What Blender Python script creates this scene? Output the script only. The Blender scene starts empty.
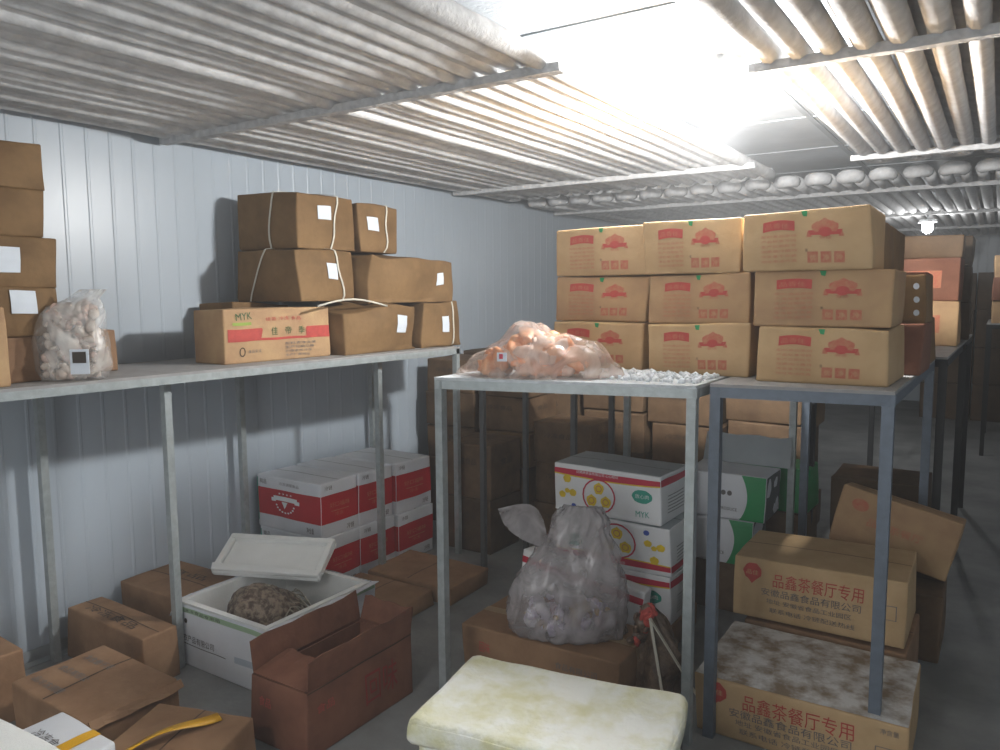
import bpy, bmesh, math, random
from mathutils import Vector, Matrix, noise, Euler
R = math.radians
C = bpy.context.scene.collection
random.seed(5)

# ------------------------------------------------------------ materials
MATS = {}
def rgb(h):
    h = h.lstrip('#'); v = [int(h[i:i+2], 16)/255 for i in (0, 2, 4)]
    return tuple((c/12.92 if c <= .04045 else ((c+.055)/1.055)**2.4) for c in v) + (1,)
def mat(name, col, rough=.6, metal=0, var=.12, scale=8, bump=0, bscale=60, col2=None, stretch=(1, 1, 1), spec=.5, lo=.35, hi=.65):
    if name in MATS: return MATS[name]
    m = bpy.data.materials.new(name); m.use_nodes = True
    nt = m.node_tree; b = nt.nodes['Principled BSDF']
    b.inputs['Roughness'].default_value = rough; b.inputs['Metallic'].default_value = metal
    b.inputs['Specular IOR Level'].default_value = spec
    c1 = rgb(col) if isinstance(col, str) else col
    c2 = rgb(col2) if col2 else tuple(max(0, c*(1-var)) for c in c1[:3]) + (1,)
    tc = nt.nodes.new('ShaderNodeTexCoord'); mp = nt.nodes.new('ShaderNodeMapping'); mp.inputs['Scale'].default_value = stretch
    nt.links.new(tc.outputs['Object'], mp.inputs[0])
    n = nt.nodes.new('ShaderNodeTexNoise'); n.inputs['Scale'].default_value = scale; n.inputs['Detail'].default_value = 6; n.inputs['Roughness'].default_value = .62
    nt.links.new(mp.outputs[0], n.inputs['Vector'])
    r = nt.nodes.new('ShaderNodeValToRGB'); r.color_ramp.elements[0].position = lo; r.color_ramp.elements[1].position = hi
    r.color_ramp.elements[0].color = c2; r.color_ramp.elements[1].color = c1
    nt.links.new(n.outputs['Fac'], r.inputs[0]); nt.links.new(r.outputs[0], b.inputs['Base Color'])
    if bump:
        n2 = nt.nodes.new('ShaderNodeTexNoise'); n2.inputs['Scale'].default_value = bscale; n2.inputs['Detail'].default_value = 5
        nt.links.new(mp.outputs[0], n2.inputs['Vector'])
        bp = nt.nodes.new('ShaderNodeBump'); bp.inputs['Strength'].default_value = bump; bp.inputs['Distance'].default_value = .01
        nt.links.new(n2.outputs['Fac'], bp.inputs['Height']); nt.links.new(bp.outputs[0], b.inputs['Normal'])
    MATS[name] = m
    return m
def cardboard(name, col, col2):
    return mat(name, col, .72, col2=col2, scale=5.5, bump=.25, bscale=22, spec=.25, lo=.3, hi=.68)
def plastic(name, col, alpha, rough=.25, var=.1, bump=.6, bscale=18):
    if name in MATS: return MATS[name]
    m = mat(name, col, rough, var=var, scale=12, bump=bump, bscale=bscale)
    nt = m.node_tree; b = nt.nodes['Principled BSDF']
    n = nt.nodes.new('ShaderNodeTexNoise'); n.inputs['Scale'].default_value = 7; n.inputs['Detail'].default_value = 3; n.inputs['Distortion'].default_value = 1.5
    tc = nt.nodes.new('ShaderNodeTexCoord'); nt.links.new(tc.outputs['Object'], n.inputs['Vector'])
    mr = nt.nodes.new('ShaderNodeMapRange'); mr.inputs['From Min'].default_value = .35; mr.inputs['From Max'].default_value = .65
    mr.inputs['To Min'].default_value = max(0, alpha-.2); mr.inputs['To Max'].default_value = min(1, alpha+.2)
    nt.links.new(n.outputs['Fac'], mr.inputs['Value']); nt.links.new(mr.outputs[0], b.inputs['Alpha'])
    return m
def emit(name, col, s):
    m = bpy.data.materials.new(name); m.use_nodes = True
    b = m.node_tree.nodes['Principled BSDF']; b.inputs['Emission Color'].default_value = rgb(col); b.inputs['Emission Strength'].default_value = s
    b.inputs['Base Color'].default_value = rgb(col)
    return m

KRAFT = cardboard('kraft_card', '#c2a47c', '#ae9068')
KRAFT2 = cardboard('light_kraft_card', '#b89870', '#a17f60')
BROWN = cardboard('damp_brown_card', '#856845', '#684e30')
BROWN2 = cardboard('brown_card', '#98775a', '#7b5c42')
REDBROWN = cardboard('red_brown_card', '#875b47', '#6d4535')
DARKC = cardboard('shade_dark_card', '#745d46', '#55412f')  # brown lowered so the card colour carries the background shade
DARKC2 = cardboard('darker_card', '#5e4b38', '#423325')
FROSTC = mat('frosted_card', '#d8d5d0', .8, col2='#8e7a62', scale=9, bump=.6, bscale=50, lo=.38, hi=.6)
WHITEC = mat('white_card', '#d9dbdf', .5, var=.08, scale=6)
WHITEP = mat('white_print_card', '#e2e2e2', .45, var=.05, scale=5)
GREYC = mat('grey_white_card', '#a9b0b3', .6, var=.1, scale=6)
P_RED = mat('red_ink', '#b8463c', .65, var=.18, scale=30)
P_FRED = mat('faded_red_ink', '#b45f48', .7, var=.15, scale=60, col2='#b57c5a')
P_DARK = mat('black_ink', '#3b3128', .7, var=.2, scale=30)
P_GREY = mat('grey_ink', '#6d6a68', .7, var=.2, scale=40)
P_SEAM = mat('flap_gap', '#3a2b1e', .9, var=.2)
P_CRIM = mat('crimson_ink', '#b3121f', .45, var=.1, scale=6)
P_PINK = mat('magenta_red_ink', '#c01c3c', .45, var=.06)
P_YEL = mat('yellow_ink', '#e3c21e', .5, var=.12, scale=20)
P_TEAL = mat('teal_ink', '#2f9c86', .5, var=.1, scale=20)
P_BLUE = mat('blue_ink', '#3450a8', .5)
P_GREEN = mat('green_ink', '#128a4c', .5, var=.12, scale=8)
P_DGREEN = mat('dark_green_ink', '#2f5a2c', .6)
P_LGREEN = mat('light_green_ink', '#93a944', .6)
P_WHITE = mat('white_ink', '#dfe4e4', .5, var=.04)
LABEL = mat('paper_label', '#d5dce4', .6, var=.06, scale=30)
TAPE = mat('clear_brown_tape', '#a58a66', .3, var=.15, scale=14, spec=.6)
TAPEG = mat('green_tape', '#1f8a4a', .4)
YTAPE = mat('yellow_tape', '#e0a818', .4, var=.12, scale=10)
STRAP = mat('white_strap', '#cfcabb', .45, var=.08)
STEELW = mat('galvanised_steel', '#a9b0b0', .45, metal=.35, var=.22, scale=26, bump=.15, bscale=80)
STEELB = mat('blue_grey_steel', '#66707c', .5, metal=.25, var=.2, scale=22, bump=.15, bscale=80)
STEELD = mat('dull_grey_steel', '#5d5f60', .55, metal=.3, var=.2, scale=22)
STEELK = mat('dark_steel', '#2e3032', .6, metal=.2, var=.2)
BOARD = mat('grey_shelf_board', '#9c9a98', .7, var=.2, scale=14, bump=.2)
BOARDF = mat('frosted_shelf_board', '#c8cdd0', .8, var=.18, scale=30, bump=.5)
FOAM = mat('white_foam', '#e6e6e2', .7, var=.06, scale=10, bump=.2, bscale=120)
FOAMY = mat('yellowed_foam', '#dfe0d8', .65, col2='#c8c59c', scale=7, bump=.9, bscale=34, lo=.36, hi=.6)
FROST = mat('pipe_frost', '#dadada', .85, col2='#c0c0c0', scale=14, bump=.35, bscale=60)
FROSTB = mat('bar_frost', '#cfcfcf', .85, col2='#b0b0b0', scale=20, bump=.8, bscale=45)
SNOW = mat('snow', '#eef2f6', .8, var=.06, scale=30, bump=.7, bscale=90)

# ------------------------------------------------------------ object helpers
def link(name, bm_or_me, m, parent=None, smooth=False):
    if isinstance(bm_or_me, bmesh.types.BMesh):
        me = bpy.data.meshes.new(name); bm_or_me.to_mesh(me); bm_or_me.free()
    else: me = bm_or_me
    for x in (m if isinstance(m, (list, tuple)) else [m]): me.materials.append(x)
    o = bpy.data.objects.new(name, me); C.objects.link(o)
    if parent: o.parent = parent
    if smooth:
        for p in me.polygons: p.use_smooth = True
    return o
def tag(o, label, cat, group=None):
    o['label'] = label; o['category'] = cat
    if group: o['group'] = group
    return o
def empty(name, loc, label, cat, group=None, rot=(0, 0, 0)):
    o = bpy.data.objects.new(name, None); C.objects.link(o); o.location = loc; o.rotation_euler = rot; o.empty_display_size = .1
    return tag(o, label, cat, group)
def struct(name, bm, m, smooth=False):
    o = link(name, bm, m, smooth=smooth); o['kind'] = 'structure'; return o
def abox(bm, x0, y0, z0, x1, y1, z1, mi=0):
    v = [bm.verts.new(p) for p in [(x0, y0, z0), (x1, y0, z0), (x1, y1, z0), (x0, y1, z0), (x0, y0, z1), (x1, y0, z1), (x1, y1, z1), (x0, y1, z1)]]
    for f in [(0, 3, 2, 1), (4, 5, 6, 7), (0, 1, 5, 4), (1, 2, 6, 5), (2, 3, 7, 6), (3, 0, 4, 7)]:
        bm.faces.new([v[i] for i in f]).material_index = mi
def bar(bm, a, b, wx, wz=None, up=(0, 0, 1)):
    a = Vector(a); b = Vector(b); wz = wz or wx; d = (b-a).normalized()
    u = Vector(up)
    if abs(d.dot(u)) > .95: u = Vector((0, 1, 0))
    s = d.cross(u).normalized(); t = s.cross(d).normalized()
    q = [[bm.verts.new(p + s*(i*wx/2) + t*(j*wz/2)) for i, j in ((-1, -1), (1, -1), (1, 1), (-1, 1))] for p in (a, b)]
    for k in range(4): bm.faces.new([q[0][k], q[0][(k+1) % 4], q[1][(k+1) % 4], q[1][k]])
    bm.faces.new(q[0][::-1]); bm.faces.new(q[1])
def angle_bar(bm, a, b, w, t, s1, s2):
    """L section steel: two thin legs along directions s1 and s2 from the corner line a-b"""
    a = Vector(a); b = Vector(b); s1 = Vector(s1); s2 = Vector(s2)
    pr = [Vector((0, 0, 0)), s1*w, s1*w+s2*t, s1*t+s2*t, s1*t+s2*w, s2*w]
    q = [[bm.verts.new(p+k) for k in pr] for p in (a, b)]
    for k in range(6): bm.faces.new([q[0][k], q[0][(k+1) % 6], q[1][(k+1) % 6], q[1][k]])
    bm.faces.new(q[0][::-1]); bm.faces.new(q[1])
def tube(bm, pts, rad, n=10, jit=0, seed=0, caps=True):
    pts = [Vector(p) for p in pts]; rings = []
    for i, p in enumerate(pts):
        d = (pts[min(i+1, len(pts)-1)]-pts[max(i-1, 0)]).normalized()
        u = Vector((0, 0, 1)) if abs(d.z) < .9 else Vector((0, 1, 0))
        s = d.cross(u).normalized(); t = s.cross(d)
        ring = []
        for k in range(n):
            a = 2*math.pi*k/n
            dr = s*math.cos(a)+t*math.sin(a)
            rr = rad if not jit else rad*(1+jit*noise.noise((p+dr*.05)*9+Vector((seed*3.1, 0, 0)))+jit*.7*noise.noise(p*3+Vector((seed, 5, 0))))
            ring.append(bm.verts.new(p+dr*rr))
        rings.append(ring)
    for a, b in zip(rings, rings[1:]):
        for k in range(n): bm.faces.new([a[k], a[(k+1) % n], b[(k+1) % n], b[k]])
    if caps: bm.faces.new(rings[0][::-1]); bm.faces.new(rings[-1])
    bmesh.ops.recalc_face_normals(bm, faces=bm.faces)

# ------------------------------------------------------------ text outlines
TXT = {}
def text_shape(s):
    """flat mesh of a line of text, height 1, starting at x=0"""
    if s in TXT: return TXT[s]
    cu = bpy.data.curves.new('t', 'FONT'); cu.body = s; cu.size = 1; cu.resolution_u = 2
    cu.offset = 0
    o = bpy.data.objects.new('t', cu); C.objects.link(o)
    dg = bpy.context.evaluated_depsgraph_get(); dg.update()
    me = bpy.data.meshes.new_from_object(o.evaluated_get(dg))
    vs = [v.co.copy() for v in me.vertices]; ps = [list(p.vertices) for p in me.polygons]
    C.objects.unlink(o); bpy.data.objects.remove(o); bpy.data.curves.remove(cu); bpy.data.meshes.remove(me)
    if not vs: vs = [Vector((0, 0, 0))]; ps = []
    x0 = min(v.x for v in vs); x1 = max(v.x for v in vs); y0 = min(v.y for v in vs); y1 = max(v.y for v in vs)
    vs = [((v.x-x0)/(x1-x0 or 1), (v.y-y0)/(y1-y0 or 1)) for v in vs]
    TXT[s] = (vs, ps, (x1-x0)/(y1-y0 or 1)); return TXT[s]

# ------------------------------------------------------------ cartons
class Carton:
    """soft, slightly crushed box; local origin at base centre. All prints are polygons of the same body mesh."""
    def __init__(s, w, d, h, seed=0, jit=.008, bulge=.006, r=.006, n=7, mats=None, skip_top=False, dent=0, lean=(0, 0), closed=True):
        s.w, s.d, s.h = w, d, h; s.seed = seed; s.bulge = bulge; s.dent = dent; s.lean = lean; s.r = r
        rn = random.Random(seed)
        s.j = [[[Vector((rn.uniform(-jit, jit), rn.uniform(-jit, jit), rn.uniform(-jit, jit) if c else 0)) for c in (0, 1)] for b in (0, 1)] for a in (0, 1)]
        s.off = Vector((rn.uniform(0, 50), rn.uniform(0, 50), rn.uniform(0, 50)))
        s.mats = list(mats); s.bm = bmesh.new(); s.skip_top = skip_top
        def cuts(L):
            m = [-L/2, -L/2+r, -L/2+2.5*r]; k = n
            return m+[-L/2+2.5*r+(L-5*r)*i/k for i in range(1, k)]+[L/2-2.5*r, L/2-r, L/2]
        cx, cy, cz = cuts(w), cuts(d), cuts(h); V = {}
        def vert(i, j, k):
            if (i, j, k) not in V:
                V[(i, j, k)] = s.bm.verts.new(s.map(Vector((cx[i], cy[j], cz[k]))))
            return V[(i, j, k)]
        X, Y, Z = len(cx)-1, len(cy)-1, len(cz)-1
        def quad(a, b, c, e): s.bm.faces.new([vert(*a), vert(*b), vert(*c), vert(*e)])
        for i in range(X):
            for j in range(Y):
                quad((i, j, 0), (i, j+1, 0), (i+1, j+1, 0), (i+1, j, 0))
                if not skip_top: quad((i, j, Z), (i+1, j, Z), (i+1, j+1, Z), (i, j+1, Z))
            for k in range(Z):
                quad((i, 0, k), (i+1, 0, k), (i+1, 0, k+1), (i, 0, k+1)); quad((i, Y, k), (i, Y, k+1), (i+1, Y, k+1), (i+1, Y, k))
        for j in range(Y):
            for k in range(Z):
                quad((0, j, k), (0, j, k+1), (0, j+1, k+1), (0, j+1, k)); quad((X, j, k), (X, j+1, k), (X, j+1, k+1), (X, j, k+1))
        for f in s.bm.faces: f.smooth = True
    def map(s, p):
        w, d, h, r = s.w, s.d, s.h, s.r
        q = Vector((max(-w/2+r, min(w/2-r, p.x)), max(-d/2+r, min(d/2-r, p.y)), max(-h/2+r, min(h/2-r, p.z))))
        e = p-q
        if e.length > r: e = e*(r/e.length) if sum(abs(c) > 1e-6 for c in e) > 1 else e
        p = q+e
        a, b, c = p.x/w+.5, p.y/d+.5, p.z/h+.5
        a, b, c = [max(0, min(1, t)) for t in (a, b, c)]
        o = Vector()
        for i in (0, 1):
            for j in (0, 1):
                for k in (0, 1):
                    o += s.j[i][j][k]*((a if i else 1-a)*(b if j else 1-b)*(c if k else 1-c))
        fx = 4*a*(1-a); fy = 4*b*(1-b); fz = 4*c*(1-c); B = s.bulge
        o += Vector((B*fy*fz*(2*a-1)*1.3, B*fx*fz*(2*b-1)*1.3, B*fx*fy*(2*c-1) if c > .5 else 0))
        nv = noise.noise_vector(p*7+s.off)*.0035+noise.noise_vector(p*3+s.off)*(.003+s.dent)
        nv.z *= (1 if c > .03 else 0)
        o += nv*(1 if c > .03 else .3)
        o.x += s.lean[0]*c; o.y += s.lean[1]*c
        return p+o+Vector((0, 0, h/2))
    def P(s, face, u, v, off=.0022):
        w, d, h = s.w, s.d, s.h
        t = {'front': ((-w/2+u, -d/2, -h/2+v), (0, -1, 0)), 'right': ((w/2, -d/2+u, -h/2+v), (1, 0, 0)),
             'top': ((-w/2+u, -d/2+v, h/2), (0, 0, 1)), 'left': ((-w/2, d/2-u, -h/2+v), (-1, 0, 0)), 'back': ((w/2-u, d/2, -h/2+v), (0, 1, 0))}[face]
        return s.map(Vector(t[0]))+Vector(t[1])*off
    def mi(s, m):
        if m not in s.mats: s.mats.append(m)
        return s.mats.index(m)
    def poly(s, face, pts, m, off=.0022, bm=None):
        own = bm is None; bm = s.bm if own else bm
        f = bm.faces.new([bm.verts.new(s.P(face, u, v, off)) for u, v in pts])
        if own: f.material_index = s.mi(m)
        f.smooth = False
    def rect(s, face, u0, v0, u1, v1, m, off=.0022, nu=6, nv=2, bm=None):
        for i in range(nu):
            for j in range(nv):
                a, b = u0+(u1-u0)*i/nu, u0+(u1-u0)*(i+1)/nu; c, e = v0+(v1-v0)*j/nv, v0+(v1-v0)*(j+1)/nv
                s.poly(face, [(a, c), (b, c), (b, e), (a, e)], m, off, bm)
    def disc(s, face, u, v, ru, rv, m, off=.0022, n=14, wob=0):
        s.poly(face, [(u+ru*math.cos(6.2832*k/n)*(1+wob*math.sin(k*2.6)), v+rv*math.sin(6.2832*k/n)*(1+wob*math.sin(k*2.6))) for k in range(n)], m, off)
    def ring(s, face, u, v, ru, rv, t, m, off=.0024, n=20):
        for k in range(n):
            a, b = 6.2832*k/n, 6.2832*(k+1)/n
            s.poly(face, [(u+ru*math.cos(a), v+rv*math.sin(a)), (u+ru*math.cos(b), v+rv*math.sin(b)), (u+(ru-t)*math.cos(b), v+(rv-t)*math.sin(b)), (u+(ru-t)*math.cos(a), v+(rv-t)*math.sin(a))], m, off)
    def text(s, face, st, u, v, hgt, m, width=None, off=.0026, arc=0, rot=0):
        vs, ps, asp = text_shape(st); W = width or asp*hgt; i0 = s.mi(m)
        cr, sr = math.cos(rot), math.sin(rot)
        nv = []
        for x, y in vs:
            a, b = x*W, y*hgt+arc*4*x*(1-x)
            nv.append(s.bm.verts.new(s.P(face, u+a*cr-b*sr, v+a*sr+b*cr, off)))
        for p in ps:
            if len(set(p)) > 2:
                try: f = s.bm.faces.new([nv[i] for i in p]); f.material_index = i0
                except ValueError: pass
    def build(s, parent, name='body'):
        return link(name, s.bm, s.mats, parent)
    def sheet(s, parent, name, m, rects, off=.004, nu=10, nv=2):
        bm = bmesh.new()
        for face, u0, v0, u1, v1 in rects: s.rect(face, u0, v0, u1, v1, m, off, nu, nv, bm)
        bmesh.ops.remove_doubles(bm, verts=bm.verts, dist=.0004)
        o = link(name, bm, m, parent); md = o.modifiers.new('s', 'SOLIDIFY'); md.thickness = .0012; md.offset = -1
        return o
    def loop_strap(s, parent, t, m=STRAP, name='strap', axis='x', wid=.012, sl=0, faces=None, off=.006):
        """a packing strap running round the box; t = position along the axis (m)"""
        w, d, h = s.w, s.d, s.h; pts = []
        n = 8
        if axis == 'y':   # runs over top, front(-y) and back; position along x
            path = [('front', lambda q: (t+sl*(1-q), h*q), -1)]
            seq = [s.P('front', t+sl*(i/n-.5), h*i/n, off) for i in range(n+1)]+[s.P('top', t+sl*.5, d*i/n, off) for i in range(n+1)]+[s.P('back', w-t+sl*(i/n-.5), h*(1-i/n), off) for i in range(n+1)]
            side = Vector((1, 0, 0))
        elif axis == 'z':   # horizontal round the front and right
            seq = [s.P('front', w*i/n, t, off) for i in range(n+1)]+[s.P('right', d*i/n, t, off) for i in range(n+1)]
            side = Vector((0, 0, 1))
        else:  # position along y, over right side, top, left
            seq = [s.P('right', t+sl*(i/n-.5)+.01*math.sin(i), h*i/n, off) for i in range(n+1)]+[s.P('top', w-w*i/n, t+sl*.5, off) for i in range(n+1)]+[s.P('left', d-t, h*(1-i/n), off) for i in range(n+1)]
            side = Vector((0, 1, 0))
        bm = bmesh.new(); prev = None
        for p in seq:
            a, b = bm.verts.new(p-side*wid/2), bm.verts.new(p+side*wid/2)
            if prev: bm.faces.new([prev[0], prev[1], b, a])
            prev = (a, b)
        o = link(name, bm, m, parent); md = o.modifiers.new('s', 'SOLIDIFY'); md.thickness = .002; md.offset = 0
        return o

def place(near, w, d, rot=0):
    """base centre from the near right corner"""
    r = R(rot); x = -w/2; y = d/2
    return (near[0]+x*math.cos(r)-y*math.sin(r), near[1]+x*math.sin(r)+y*math.cos(r), near[2])
N = [100]
def carton(label, near, w, d, h, m, rot=0, group=None, name='carton', cat='carton', tape=True, seam='x', fn=None, tilt=(0, 0), tapem=None, **k):
    N[0] += 1
    loc = place(near, w, d, rot)
    e = empty(name, loc, label, cat, group, (R(tilt[0]), R(tilt[1]), R(rot)))
    b = Carton(w, d, h, seed=N[0], mats=[m], **k)
    if seam == 'x':
        b.rect('top', .005, d/2-.0025, w-.005, d/2+.0025, P_SEAM, .0018, 8, 1)
        if tape: b.sheet(e, 'tape', tapem or TAPE, [('top', .004, d/2-.026, w-.004, d/2+.026), ('front' if False else 'right', d/2-.026, h-.06, d/2+.026, h-.004)])
    elif seam == 'y':
        b.rect('top', w/2-.0025, .005, w/2+.0025, d-.005, P_SEAM, .0018, 1, 8)
        if tape: b.sheet(e, 'tape', tapem or TAPE, [('top', w/2-.026, .004, w/2+.026, d-.004), ('front', w/2-.026, h-.06, w/2+.026, h-.004)], nu=2, nv=10)
    if fn: fn(b, e)
    b.build(e)
    return e, b

# ------------------------------------------------------------ the room
XL, XR, YF, YB, ZC = -3.85, 1.9, -2.2, 14.0, 2.80
bm = bmesh.new(); abox(bm, XL-.1, YF-.1, -.1, XR+.1, YB+.1, 0)
struct('floor', bm, mat('concrete_floor', '#8f908f', .62, col2='#6f7170', scale=2.2, bump=.25, bscale=30))
WALLM = mat('coated_wall_panel', '#b2bcc5', .34, var=.06, scale=3, stretch=(1, 1, .3), bump=.06, bscale=14, spec=.5)
def ribbed(axis, c, a, b, inward):
    bm = bmesh.new(); p = .122; prof = [(0, 0), (.094, 0), (.099, .002), (.109, .002), (.114, 0)]; pts = []
    y = a
    while y < b:
        for dy, dz in prof: pts.append((y+dy, dz))
        y += p
    pts.append((b, 0)); prev = None
    for y, z in pts:
        y = min(y, b)
        if axis == 'x': q = [(c+inward*z, y, 0), (c+inward*z, y, ZC)]
        else: q = [(y, c+inward*z, 0), (y, c+inward*z, ZC)]
        cur = [bm.verts.new(t) for t in q]
        if prev: bm.faces.new([prev[0], cur[0], cur[1], prev[1]])
        prev = cur
    # panel thickness behind the ribbed sheet
    if axis == 'x': abox(bm, min(c-inward*.1, c-inward*.002), a, 0, max(c-inward*.1, c-inward*.002), b, ZC)
    else: abox(bm, a, min(c-inward*.1, c-inward*.002), 0, b, max(c-inward*.1, c-inward*.002), ZC)
    return bm
struct('wall_left', ribbed('x', XL, YF, YB, 1), WALLM)
struct('wall_right', ribbed('x', XR, YF, YB, -1), WALLM)
struct('wall_back', ribbed('y', YB, XL, XR, -1), WALLM)
struct('wall_front', ribbed('y', YF, XL, XR, 1), WALLM)
bm = bmesh.new(); abox(bm, XL-.1, YF-.1, ZC, XR+.1, YB+.1, ZC+.1)
struct('ceiling', bm, mat('frosted_ceiling_panel', '#d4d8dc', .7, var=.1, scale=4, bump=.3))
# panel joints on the ceiling
bm = bmesh.new()
for x in (-1.02,): bar(bm, (x, YF, ZC-.004), (x, YB, ZC-.004), .035, .008)
for k in range(14): bar(bm, (XL, YF+.6+k*1.1, ZC-.003), (XR, YF+.6+k*1.1, ZC-.003), .02, .006)
struct('trim_1', bm, mat('joint_strip', '#b9bec2', .6))
bm = bmesh.new(); angle_bar(bm, (XL+.004, YF, ZC), (XL+.004, YB, ZC), .05, .004, (1, 0, 0), (0, 0, -1))
struct('trim_2', bm, mat('joint_strip', '#b9bec2', .6))
bm = bmesh.new(); angle_bar(bm, (XL+.004, YF, 0), (XL+.004, YB, 0), .06, .004, (1, 0, 0), (0, 0, 1))
struct('baseboard_left', bm, mat('base_strip', '#9aa0a4', .5))

# ------------------------------------------------------------ evaporator coils under the ceiling
def coil(label, x0, x1, y0, y1, z, rad, pitch, bars, bends=(False, True), seed=0, seg=.12, n=9, layer2=False, web=False):
    e = empty('evaporator_coil', ((x0+x1)/2, (y0+y1)/2, z), label, 'pipe coil', 'frosted pipe coils under the ceiling')
    ox, oy = (x0+x1)/2, (y0+y1)/2
    xs = []; x = x0+rad
    while x <= x1-rad+.001: xs.append(x); x += pitch
    for i, x in enumerate(xs):
        bm = bmesh.new(); ns = int((y1-y0)/seg)
        zz = z+rad+random.uniform(-.008, .008); dx = random.uniform(-.006, .006)
        tube(bm, [(x-ox+dx, y0-oy+(y1-y0)*k/ns, zz-z-.001*math.sin(k*.9+i)) for k in range(ns+1)], rad*random.choice((.92, 1, 1.1)), n, .05, seed+i)
        link('pipe', bm, FROST, e, True)
    if web:   # ice that has closed the slots between neighbouring pipes
        bm = bmesh.new(); nx, ny = int((x1-x0)/(pitch/2)), int((y1-y0)/.2)
        g = [[bm.verts.new((x0-ox+.02+(x1-x0-.04)*i/nx, y0-oy+(y1-y0)*j/ny, rad*.62+.007*noise.noise(Vector((i*.7, j*.35, seed))))) for j in range(ny+1)] for i in range(nx+1)]
        for i in range(nx):
            for j in range(ny): bm.faces.new([g[i][j], g[i][j+1], g[i+1][j+1], g[i+1][j]])
        o = link('ice_web', bm, FROST, e, True); md = o.modifiers.new('s', 'SOLIDIFY'); md.thickness = .012; md.offset = -1
    for end, yy, sg in ((bends[0], y0, -1), (bends[1], y1, 1)):
        if not end: continue
        for i in range(0, len(xs)-1, 2):
            c = (xs[i]+xs[i+1])/2; rr = (xs[i+1]-xs[i])/2
            bm = bmesh.new(); tube(bm, [(c-ox-rr*math.cos(math.pi*k/8), yy-oy+sg*rr*1.3*math.sin(math.pi*k/8), rad) for k in range(9)], rad*1.08, 9, .15, seed+i+50)
            link('return_bend', bm, FROST, e, True)
    for yb in bars:
        bm = bmesh.new(); ns = 24; prev = None
        for k in range(ns+1):
            xx = x0-.03+(x1-x0+.06)*k/ns-ox
            q = []
            for (a, b) in ((-.022, 0), (.022, 0), (.026, .03), (-.024, .034)):
                nz = noise.noise(Vector((xx*6, a*40, yb+b*30)))*.006
                q.append(bm.verts.new((xx, yb-oy+a+nz, -.022+b+nz)))
            if prev:
                for t in range(4): bm.faces.new([prev[t], prev[(t+1) % 4], q[(t+1) % 4], q[t]])
            else: bm.faces.new(q)
            prev = q
        bm.faces.new(prev[::-1]); bmesh.ops.recalc_face_normals(bm, faces=bm.faces)
        link('support_bar', bm, FROSTB, e, False)
        for xx in (x0+(x1-x0)*.35, x0+(x1-x0)*.7):
            bm = bmesh.new(); tube(bm, [(xx-ox, yb-oy, 0), (xx-ox, yb-oy, ZC-z)], .009, 8)
            link('hanger_rod', bm, FROSTB, e, True)
    if layer2:
        bm = bmesh.new()
        for i in range(1, len(xs)-1, 1):
            tube(bm, [(xs[i]+pitch/2-ox, y0-oy+(y1-y0)*k/12, rad*3.2) for k in range(13)], rad, 8, .1, i)
        link('upper_pipe_layer', bm, FROST, e, True)
    return e
coil('wide frosted pipe coil over the left shelf beside the wall', -3.78, -1.42, -1.9, 5.9, 2.58, .040, .0985, (-.4, 2.57, 5.2), seed=1, web=True)
coil('frosted pipe coil with separate pipes over the right hand rack', -.80, 1.75, -1.9, 5.55, 2.58, .041, .108, (-.2, 3.0, 5.3), seed=40, layer2=True)
coil('dim frosted pipe coil spanning the far end of the ceiling', -3.78, 1.78, 6.35, 13.2, 2.56, .043, .112, (6.9, 9.2, 11.4), (True, True), seed=90, seg=.3, n=8)

# ------------------------------------------------------------ lamps
GLOW = emit('lamp_glow', '#f4f8ff', 30)
def lamp(loc, label, power, rad=.07, drop=.02):
    e = empty('ceiling_lamp', loc, label, 'lamp', None)
    bm = bmesh.new(); bmesh.ops.create_cone(bm, cap_ends=True, segments=24, radius1=.09, radius2=.075, depth=.03, matrix=Matrix.Translation((0, 0, -.015)))
    link('lamp_base', bm, mat('lamp_white', '#d8dbdd', .4), e)
    if loc[2] < ZC-.02:
        bm = bmesh.new(); tube(bm, [(0, 0, 0), (0, 0, ZC-loc[2])], .012, 10); link('conduit', bm, mat('lamp_white', '#d8dbdd', .4), e, True)
    bm = bmesh.new(); bmesh.ops.create_uvsphere(bm, u_segments=20, v_segments=12, radius=.055, matrix=Matrix.Translation((0, 0, -.075))@Matrix.Scale(1.25, 4, (0, 0, 1)))
    link('bulb', bm, GLOW, e, True)
    L = bpy.data.lights.new('lamp_light', 'POINT'); L.energy = power; L.shadow_soft_size = rad; L.color = (.985, .985, .975)
    o = bpy.data.objects.new('lamp_light', L); C.objects.link(o); o.location = (loc[0], loc[1], loc[2]-.2)
    return e
lamp((-1.10, 3.5, ZC-.13), 'glaring ceiling lamp in the gap between the two near pipe coils', 230)
lamp((-.69, 9.3, 2.5), 'far hanging lamp glaring beside the top of the stacked cartons', 22)
lamp((-1.05, -1.0, ZC), 'ceiling lamp in the gap between coils behind the camera', 45, .12)
# fill light added behind the camera, set in a made-up steel door frame
bm = bmesh.new()
for q in ((-2.0, 0, -1.93, 2.25), (-.32, 0, -.25, 2.25), (-2.0, 2.18, -.25, 2.25)): abox(bm, q[0], YF-.02, q[1], q[2], YF+.05, q[3])
struct('added_door_1', bm, STEELW)
L = bpy.data.lights.new('door_fill_light', 'AREA'); L.energy = 42; L.shape = 'RECTANGLE'; L.size = 1.6; L.size_y = 2.1; L.color = (.98, .99, 1)
o = bpy.data.objects.new('door_fill_light', L); C.objects.link(o); o.location = (-1.12, YF+.06, 1.1); o.rotation_euler = (R(90), 0, 0)

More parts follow.
